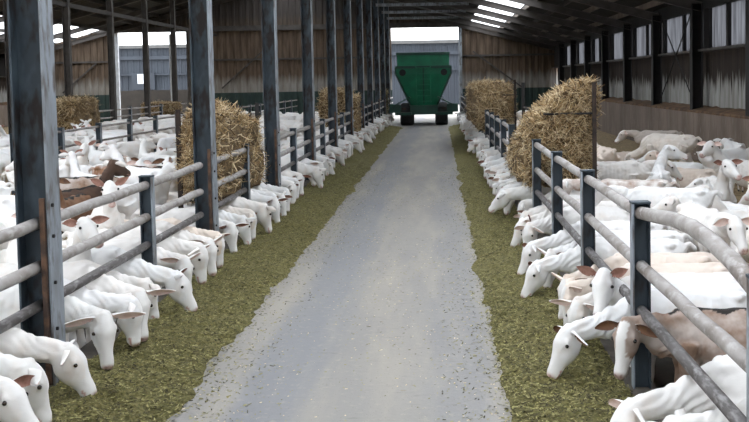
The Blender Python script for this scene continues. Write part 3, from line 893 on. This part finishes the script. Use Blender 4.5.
bm_ = MB(); bm_.ball((0,0,0), .0125, 10); EYE_ME = bm_.mesh('eye', M_eye, True)
bm_ = MB(); bm_.box(-.016,.016,-.003,.003,-.02,.016); TAG_ME = bm_.mesh('ear_tag', M_tag)
GM_ = {}
def get_goat(pose, seed=0, lod=0):
    k = (pose, seed, lod)
    if k not in GM_: GM_[k] = goat_mesh(pose, seed*17+3, (.0125, .02, .032)[lod], 'goat')
    return GM_[k]
WHITES = [(.84,.835,.83),(.82,.82,.82),(.85,.84,.84),(.82,.79,.76),(.84,.82,.80),(.79,.78,.76),(.83,.80,.77)]
PROTO = {}
LOOSE = []
GR_ = random.Random(21)
def make_goat(pose, X, Yp, heading, scale=1.0, ears='level', colr=None, lod=0, label=None, group=None, seed=0, tagged=None, z=0, mat=None, eyes=True, collar=False):
    """heading in degrees, 0 = facing +x"""
    key = (pose, seed, lod, ears, eyes, tagged, mat.name if mat else None, collar)
    if key not in PROTO:
        me, (P, D, S, U) = get_goat(pose, seed, lod)
        if mat:
            me = me.copy(); me.materials.clear(); me.materials.append(mat)
        o = bpy.data.objects.new('goat', me); col.objects.link(o); kids = []
        hm = Matrix((D, S, U)).transposed()
        for s, em in ((1, 0), (-1, 1)):
            e = bpy.data.objects.new('ear', EARS[ears][em]); col.objects.link(e); e.parent = o
            e.matrix_local = Matrix.Translation(P + S*s*.052 + U*.026 + D*.005) @ hm.to_4x4() @ Matrix.Rotation(math.radians(-8 if pose.startswith('feed') else -28), 4, 'Y')
            kids.append(e)
            if tagged == s or tagged == 2:
                t = bpy.data.objects.new('ear_tag', TAG_ME); col.objects.link(t); t.parent = e; t.location = (.0, s*.06, .0)
                t['label'] = 'small green tag'; reg(e, t)
            if eyes:
                y = bpy.data.objects.new('eye', EYE_ME); col.objects.link(y); y.parent = o
                y.location = P + D*.092 + S*s*.0725 + U*.026; kids.append(y)
        if collar:
            b = MB(); c = P - (P - Vector((.43,0,.6))).normalized()*.06
            ax = (P - Vector((.43,0,.6))).normalized(); sd = ax.cross(Vector((0,1,0))).normalized(); s2 = ax.cross(sd)
            b.tube([c + sd*math.cos(a*PI/8)*.083 + s2*math.sin(a*PI/8)*.066 for a in range(17)], .008, 6)
            kids.append(b.build('collar', M_collar, o))
        reg(o, *kids); PROTO[key] = o
        g = o
    else:
        g = copy_tree(PROTO[key])
    g.location = (X, Yp, z); g.rotation_euler = (0, 0, math.radians(heading)); g.scale = (scale,)*3
    c = colr or GR_.choice(WHITES)
    g.color = (*c, 1)
    tag(g, label, 'goat', group)
    # the ears take the coat colour of their goat
    for ch in [x for x in col.objects[-8:] if x.parent == g] if len(col.objects) < 4 else []: pass
    ALLG.append(g)
    return g
ALLG = []
# coats other than white
def coat_variant(name, body, neck, stripe=True, blaze=True):
    m, t, p = nt(name)
    at = t.nodes.new('ShaderNodeAttribute'); at.attribute_name = 'coat'
    sp = t.nodes.new('ShaderNodeSeparateColor'); t.links.new(at.outputs['Color'], sp.inputs[0])
    n = noise_tex(t, 4, 4)
    c = mix(t, ramp(t, n, .40, .62), body, neck)
    if stripe: c = mix(t, at.outputs['Alpha'], c, (.02,.016,.013))
    if blaze: c = mix(t, sp.outputs[2], c, (.78,.76,.74))
    c = mix(t, sp.outputs[1], c, (.02,.015,.012)); c = mix(t, sp.outputs[0], c, (.35,.2,.17))
    t.links.new(c, p.inputs['Base Color']); p.inputs['Roughness'].default_value = .85
    return m
C_brown = coat_variant('brown_goat_coat', (.17,.085,.045), (.26,.14,.08))
C_fawn = coat_variant('fawn_goat_coat', (.28,.18,.125), (.56,.49,.45))
C_dark = coat_variant('dark_brown_goat_coat', (.06,.035,.025), (.10,.055,.035), True, False)
C_patch = coat_variant('brown_and_white_goat_coat', (.78,.75,.72), (.26,.13,.07), False, True)
OFF = .52       # distance from a feeding goat's middle to the fence
occupied = []
def feeder(side, yp, pose, **kw):
    X = (XL - OFF) if side < 0 else (XR + OFF)
    X += kw.pop('dx', 0)*(1 if side < 0 else -1)
    hd = (0 if side < 0 else 180) + kw.pop('turn', 0)
    return make_goat(pose, X, yp, hd, z=STEP, **kw)
GLF, GRF = 'goats feeding along the left fence', 'goats feeding along the right fence'
FP = ['feed_straight','feed_left','feed_right','feed_reach','feed_lift']
# left row, nearest goats one by one (positions along the fence)
near_left = [
 (4.72,'feed_lift','pink',"white goat at the bottom left corner, only its muzzle and green-tagged ear in frame",dict(tagged=2)),
 (5.20,'feed_lift','pink',"white goat cut by the left edge with pink inner ear pointing right",dict(scale=1.05)),
 (5.62,'feed_left','long',"large white goat facing down at the bottom left with a pale ear sticking right",dict(scale=1.08, turn=-14)),
 (6.05,'feed_reach','long',"white goat with long pale ear pointing right, just before the first tall left column",dict(scale=1.04, dx=-.04)),
 (6.87,'feed_right','long',"white goat with lowered head just past the foot of the first tall left column",dict(scale=1.08, turn=-10, dx=.04)),
 (7.18,'feed_straight','pink',"white goat pressed behind its neighbour past the first tall left column",dict(dx=.06, turn=6)),
 (7.58,'feed_right','long',"white goat with raised pale ear midway between first tall column and short left post",dict(scale=1.08, dx=.05, turn=-8)),
 (7.98,'feed_left','level',"white goat with its forehead turned to the aisle, second before the first short left post",dict(dx=-.04)),
 (8.42,'feed_reach','raised',"white goat with brown raised ear directly before the first short left post",dict(scale=1.06, dx=.02, turn=-6)),
 (9.16,'feed_right','back',"white goat feeding immediately past the first short left post",dict(scale=1.0)),
 (9.58,'feed_straight','long',"white goat with drooping white ear second past the first short left post",dict(scale=1.05, turn=-8)),
 (10.02,'feed_right','back',"white goat third past the first short left post, jaw sideways on",dict(scale=1.04)),
 (10.50,'feed_straight','raised',"cream white goat with small brown ear before the second tall left column",dict(colr=(.80,.70,.61), turn=-8)),
 (11.42,'feed_right','raised',"white goat with upright brown ear beside the second tall left column",dict(turn=-8)),
 (11.80,'feed_left','raised',"white goat with brown ear feeding just behind the second tall left column",dict()),
 (12.2,'feed_straight','pink',"white goat with tan ear feeding in front of the left straw heap",dict(colr=(.8,.74,.68))),
]
for y, pose, ears, lab, kw in near_left:
    feeder(-1, y, pose, ears=ears, label=lab, group=GLF, seed=int(y*10) % 2, **kw)
near_right = [
 (4.40,'feed_right','raised',"white goat at the bottom right edge with one upright rusty ear",dict(turn=-4, dx=-.05)),
 (4.95,'feed_reach','level',"white goat at the bottom right with arched neck reaching down out of frame",dict(turn=3, dx=.02)),
 (6.55,'feed_reach','brown',"white goat with drooping dark brown ear nosing the silage below the one looking up",dict(dx=.14, turn=8)),
 (7.12,'feed_left','long',"white goat with down-turned ears feeding next to the goat that looks up",dict(dx=.03)),
 (7.5,'feed_straight','back',"white goat pressed close behind the down-eared one on the right",dict(colr=(.8,.70,.62))),
 (7.95,'feed_left','back',"cream-patched white goat between the second and third right posts",dict(colr=(.8,.70,.62))),
 (8.68,'feed_reach','pink',"white goat stretching its muzzle left just behind the third right post",dict(dx=.10, turn=-6)),
 (9.15,'feed_left','back',"white goat with dark-edged ear behind the third right post",dict()),
 (9.8,'feed_reach','pink',"white goat in profile with open mouth before the fourth right post",dict(dx=.05)),
 (10.9,'feed_left','level',"white goat with folded ear just past the fourth right post",dict(dx=.04)),
 (11.45,'feed_reach','back',"white goat with red-tagged collar past the fourth right post",dict(collar=True)),
]
for y, pose, ears, lab, kw in near_right:
    feeder(1, y, pose, ears=ears, label=lab, group=GRF, seed=int(y*10) % 2, **kw)
# the two goats that look up at the right fence
feeder(1, 6.86, 'look_up', ears='raised', label="white goat looking up at the camera with wide rust-lined ears", group=GRF, turn=6, tagged=None, scale=.98, dx=.03)
g = feeder(1, 6.02, 'look_level', ears='brown', label="brown-necked goat with white face and black stripe along its back", group=GRF, turn=0, scale=.99, mat=C_fawn, dx=-.02)
# the rest of both rows
def row(side, y0, y1, skip, posts, grp, lab):
    y = y0; k = 0; cnt = {}
    while y < y1:
        if any(abs(y-q) < .24 for q in posts): y += .06; continue
        if any(a < y < c for a, c in skip): y += .1; continue
        lod = 1 if y < 24 else 2
        rr_ = GR_
        o = feeder(side, y, rr_.choice(FP[:4] + ['feed_straight','feed_left','feed_right']) if rr_.random() < .9 else 'feed_lift', ears=rr_.choice(['level','pink','back','long','raised','level']),
                   group=grp, lod=lod, eyes=y < 22, seed=rr_.randint(0,1), turn=rr_.uniform(-13,13), scale=rr_.uniform(.93,1.08), dx=rr_.uniform(-.09,.09))
        lab(o, y, cnt)
        y += rr_.uniform(.41,.50) if y < 34 else rr_.uniform(.46,.56)
def labL(o, y, cnt):
    n = min(10, int((y-C0)/BAY)); cnt[n] = cnt.get(n, 0)+1
    o['label'] = 'white goat at the left silage row, %s one counted back from the %s tall column' % (ORD[cnt[n]-1], ORD[n])
def labR(o, y, cnt):
    n = max([i for i, q in enumerate(RPY) if q < y]); cnt[n] = cnt.get(n, 0)+1
    o['label'] = 'white goat at the right silage row, %s one behind the %s right fence post' % (ORD[cnt[n]-1], ORD[n])
row(-1, 12.62, 49, [], colL + [q+BAY/2 for q in colL], GLF, labL)
row(1, 11.95, 49, [], [q for q in RPY if not 14 < q < 16], GRF, labR)

# goats standing and lying further inside the pens
placed = []
def spots(X, Y_, hd, L=.50, s=1.0):
    h = math.radians(hd)
    return [(X + math.cos(h)*t*s, Y_ + math.sin(h)*t*s) for t in (-.36, -.05, .25, L)]
def free(sp, d=.36):
    return all((a-c)**2+(b_-e)**2 > d*d for q in placed for a, b_ in sp for c, e in q if abs(b_-e) < 1 and abs(a-c) < 1)
for g in ALLG:
    hd = math.degrees(g.rotation_euler.z)
    placed.append(spots(g.location.x, g.location.y, hd))
GRP_R, GRP_L, GRP_F = 'goats loose in the right pen', 'goats loose in the near left pen', 'goats in the farther left pen'
def loose(pose, X, Y_, hd, lab, grp, **kw):
    placed.append(spots(X, Y_, hd))
    return make_goat(pose, X, Y_, hd, label=lab, group=grp, **kw)
# hand-placed goats, right pen
def at(px, Yd, z=0):     # pixel column to x at depth Yd
    return (px - VPX)*Yd/F
loose('lying', at(718,13.0)+.05, 13.25, -98, "white goat facing the camera with wide pink ears, sitting in the right pen", GRP_R, ears='pink', scale=1.08, z=.14)
loose('stand_low', at(672,10.6), 10.8, 168, "white goat in left profile with pink raised ear in the right pen", GRP_R, ears='pink', scale=1.0, z=.02)
loose('lying', at(692,15.6), 15.8, 150, "cream goat lifting its muzzle beside the standing one near the right wall", GRP_R, ears='back', colr=(.72,.62,.54), z=.08)
loose('graze', at(672,19.0), 19.2, 140, "tall cream goat standing with its rump to the right concrete wall", GRP_R, ears='level', colr=(.74,.68,.62), scale=1.15)
loose('lying_rest', at(616,20.4), 20.6, 0, "beige goat lying in front of the right wall beside the straw heap", GRP_R, ears='level', colr=(.62,.53,.46))
loose('stand_low', at(660,22.6), 22.8, 172, "pale goat looking left from behind the beige lying goat", GRP_R, ears='back', colr=(.62,.55,.50))
loose('stand_turned', at(604,17.6), 17.8, 100, "white goat peeping out beside the right straw heap with a tan ear", GRP_R, ears='raised', colr=(.74,.64,.56))
loose('stand_turned', at(757,14.2), 14.4, 160, "white goat at the right edge of the picture looking left", GRP_R, ears='level')
loose('lying', at(744,11.7), 11.9, 120, "white goat lying at the right edge below the one looking left", GRP_R, ears='level')
loose('stand_low', at(702,8.9)+.1, 9.3, -84, "white goat with lowered head and outspread ears in front of the sitting one", GRP_R, ears='level', scale=1.0)
loose('stand_low', at(612,14.6), 14.6, -12, "white goat side-on in the middle of the right pen, head towards the wall", GRP_R, ears='level')
loose('lying_rest', at(640,17.0), 17.2, 165, "cream-faced white goat lying behind the side-on one in the right pen", GRP_R, ears='pink', colr=(.78,.68,.6))
loose('stand_back', at(662,13.2), 13.4, 80, "white goat seen from behind between the side-on and the sitting goat", GRP_R, ears='level')
loose('lying', at(620,12.9), 13.0, 15, "white goat resting in the straw behind the upright of the right straw heap", GRP_R, ears='pink')
loose('stand_low', at(655,12.2)-.35, 11.9, 176, "brown-patched white goat just behind the straw heap's tall upright", GRP_R, ears='brown', mat=C_patch)
loose('lying', at(735,9.9), 10.2, 150, "white goat with bowed neck near the bent rail at the right edge", GRP_R, ears='level')
# left near pen
loose('stand_alert', at(94,9.9)-.05, 10.3, -68, "white goat with brown ears facing the camera behind the left rails", GRP_L, ears='raised', scale=1.0)
loose('stand_alert', at(72,12.0), 12.0, 62, "dark brown goat with upright neck looking away behind the left rails", GRP_L, ears='brown', mat=C_dark, scale=1.0)
loose('stand_alert', at(64,11.2), 11.3, -88, "rust-brown goat with white muzzle close to the first tall left column", GRP_L, ears='brown', mat=C_brown, scale=.97)
loose('stand_back', at(128,11.6), 11.8, 70, "big white goat seen from behind with its head turned, behind the left rails", GRP_L, ears='level', scale=1.08)
loose('stand_alert', at(165,13.2), 13.5, -80, "white goat with tan ears facing the camera next to the left straw heap", GRP_L, ears='brown')
loose('stand_low', at(172,14.8), 15.0, 180, "dark brown goat half hidden beside the left straw heap", GRP_L, ears='brown', mat=C_dark)
loose('stand_low', at(112,15.2), 15.4, -20, "yellowish-brown and white goat by the middle pen fence", GRP_L, ears='brown', mat=C_patch)
loose('graze', at(78,13.4), 13.6, 10, "brown-backed goat bending its head under the middle fence", GRP_L, ears='brown', mat=C_fawn)
loose('stand_alert', at(8,7.9), 8.2, -60, "white goat with pink nose at the far left edge of the picture", GRP_L, ears='level')
loose('lying', at(66,8.4), 8.6, -70, "white goat whose eyes peer over the top rail right of the first column", GRP_L, ears='pink', z=.2)
loose('stand_low', at(30,12.6), 12.8, -75, "white goat facing forward just left of the dark goats behind the first column", GRP_L, ears='brown')
loose('stand_low', at(140,12.6), 12.8, -100, "white goat with low head facing the camera in the crowd left of the straw heap", GRP_L, ears='level')
loose('stand_low', at(112,17.6), 17.8, -60, "tan-brown goat facing the camera beyond the middle pen fence", GRP_L, ears='brown', mat=C_fawn)
# random dense filling of the pens
FR = random.Random(77)
obst = [(1.2,2.5,12.6,17.2),(.9,2.5,26,36.6),(-3.7,-2.3,11.5,15.6),(-4.5,-2.8,32.6,36.6),(-12.6,-10.4,29,33.3),(-13.9,-11.3,44,46.4)]
def visible(x, y): 
    px = VPX + F*x/y
    return -60 < px < 800
def fill(x0, x1, y0, y1, tries, grp, region, dens=1.0):
    for _ in range(tries):
        y = y0 + (y1-y0)*FR.random()**dens; x = FR.uniform(x0, x1)
        hd = FR.choice((0,180,0,180,90,-90)) + FR.uniform(-40,40)
        if not visible(x, y): continue
        if region == 'right pen' and y > 18.5 and x/y > .12: continue
        sp = spots(x, y, hd)
        if any(not (x0-.1 < a < x1+.1) for a, c in sp): continue
        if any(oa-.15 < a < ob_+.15 and oc-.15 < c < od+.15 for a, c in sp for oa, ob_, oc, od in obst): continue
        if not free(sp, .60 if (region == 'right pen' and y > 8.5 and x/y > .15) else .37): continue
        placed.append(sp); LOOSE.append((y, x, hd, grp, region))
fill(-6.95, -4.05, 7.2, 44, 9000, GRP_L, 'near left pen', 1.25)
fill(2.75, 5.65, 5.2, 42, 7000, GRP_R, 'right pen', 1.3)
fill(-11.9, -8.05, 17, 46, 6000, GRP_F, 'farther left pen', 1.2)
LOOSE.sort()
room = 300 - len(ALLG)
ind, rest = LOOSE[:room], LOOSE[room:]
cells = {}
for q in ind:
    y, x, hd, grp, region = q
    if region == 'right pen':
        n = max(0, min(len(RPY)-1, int((y - RPY[0])/2.2))); key = (grp, n)
    else:
        n = max(0, min(10, int(round((y - C0)/BAY)))); key = (grp, n)
    cells.setdefault(key, []).append(q)
for (grp, n), qs in cells.items():
    qs.sort(key=lambda q: abs(q[1]))
    for r_, (y, x, hd, grp, region) in enumerate(qs):
        pose = FR.choice(['stand_low','stand_low','lying','lying_rest','lying_rest','graze','stand_back','stand_turned','stand_alert'] if region != 'right pen' else ['lying','lying_rest','stand_low','graze','lying_rest','stand_low'])
        ref = ('%s right fence post' if region == 'right pen' else '%s tall column') % ORD[n]
        lab = 'white goat in %s beside the %s, %s out from the aisle' % (region, ref, ORD[r_])
        lod = 1 if y < 16 else 2
        make_goat(pose, x, y, hd, FR.uniform(.93,1.07), FR.choice(['level','pink','back','level','raised']), None, lod, lab, grp, FR.randint(0,1) if lod == 1 else 0, eyes=y < 16)
# everything farther away than the first 300 goats: one herd
if rest:
    hb = MB()
    for (y, x, hd, grp, region) in rest:
        me, _ = get_goat(FR.choice(['stand_low','lying','lying_rest','graze']), 0, 2)
        Mx = Matrix.Translation((x, y, 0)) @ Matrix.Rotation(math.radians(hd), 4, 'Z') @ Matrix.Scale(FR.uniform(.95,1.06), 4)
        hb.add([Mx @ v_.co for v_ in me.vertices], [tuple(p_.vertices) for p_ in me.polygons])
    herd = hb.build('distant_goats', M_coat, None, True); herd.color = (.8,.78,.76,1)
    hc = herd.data.color_attributes.new('coat', 'FLOAT_COLOR', 'POINT'); hc.data.foreach_set('color', [0.0]*4*len(herd.data.vertices))
    tag(herd, 'mass of white goats crowding the far ends of the pens', 'goats', None, 'stuff')
cam_kids = {}
for o in col.objects:
    if o.name.startswith('ear') and o.parent and o.parent.name.startswith('goat'): o.color = o.parent.color
print('GOATS', len(ALLG), 'rest', len(rest))
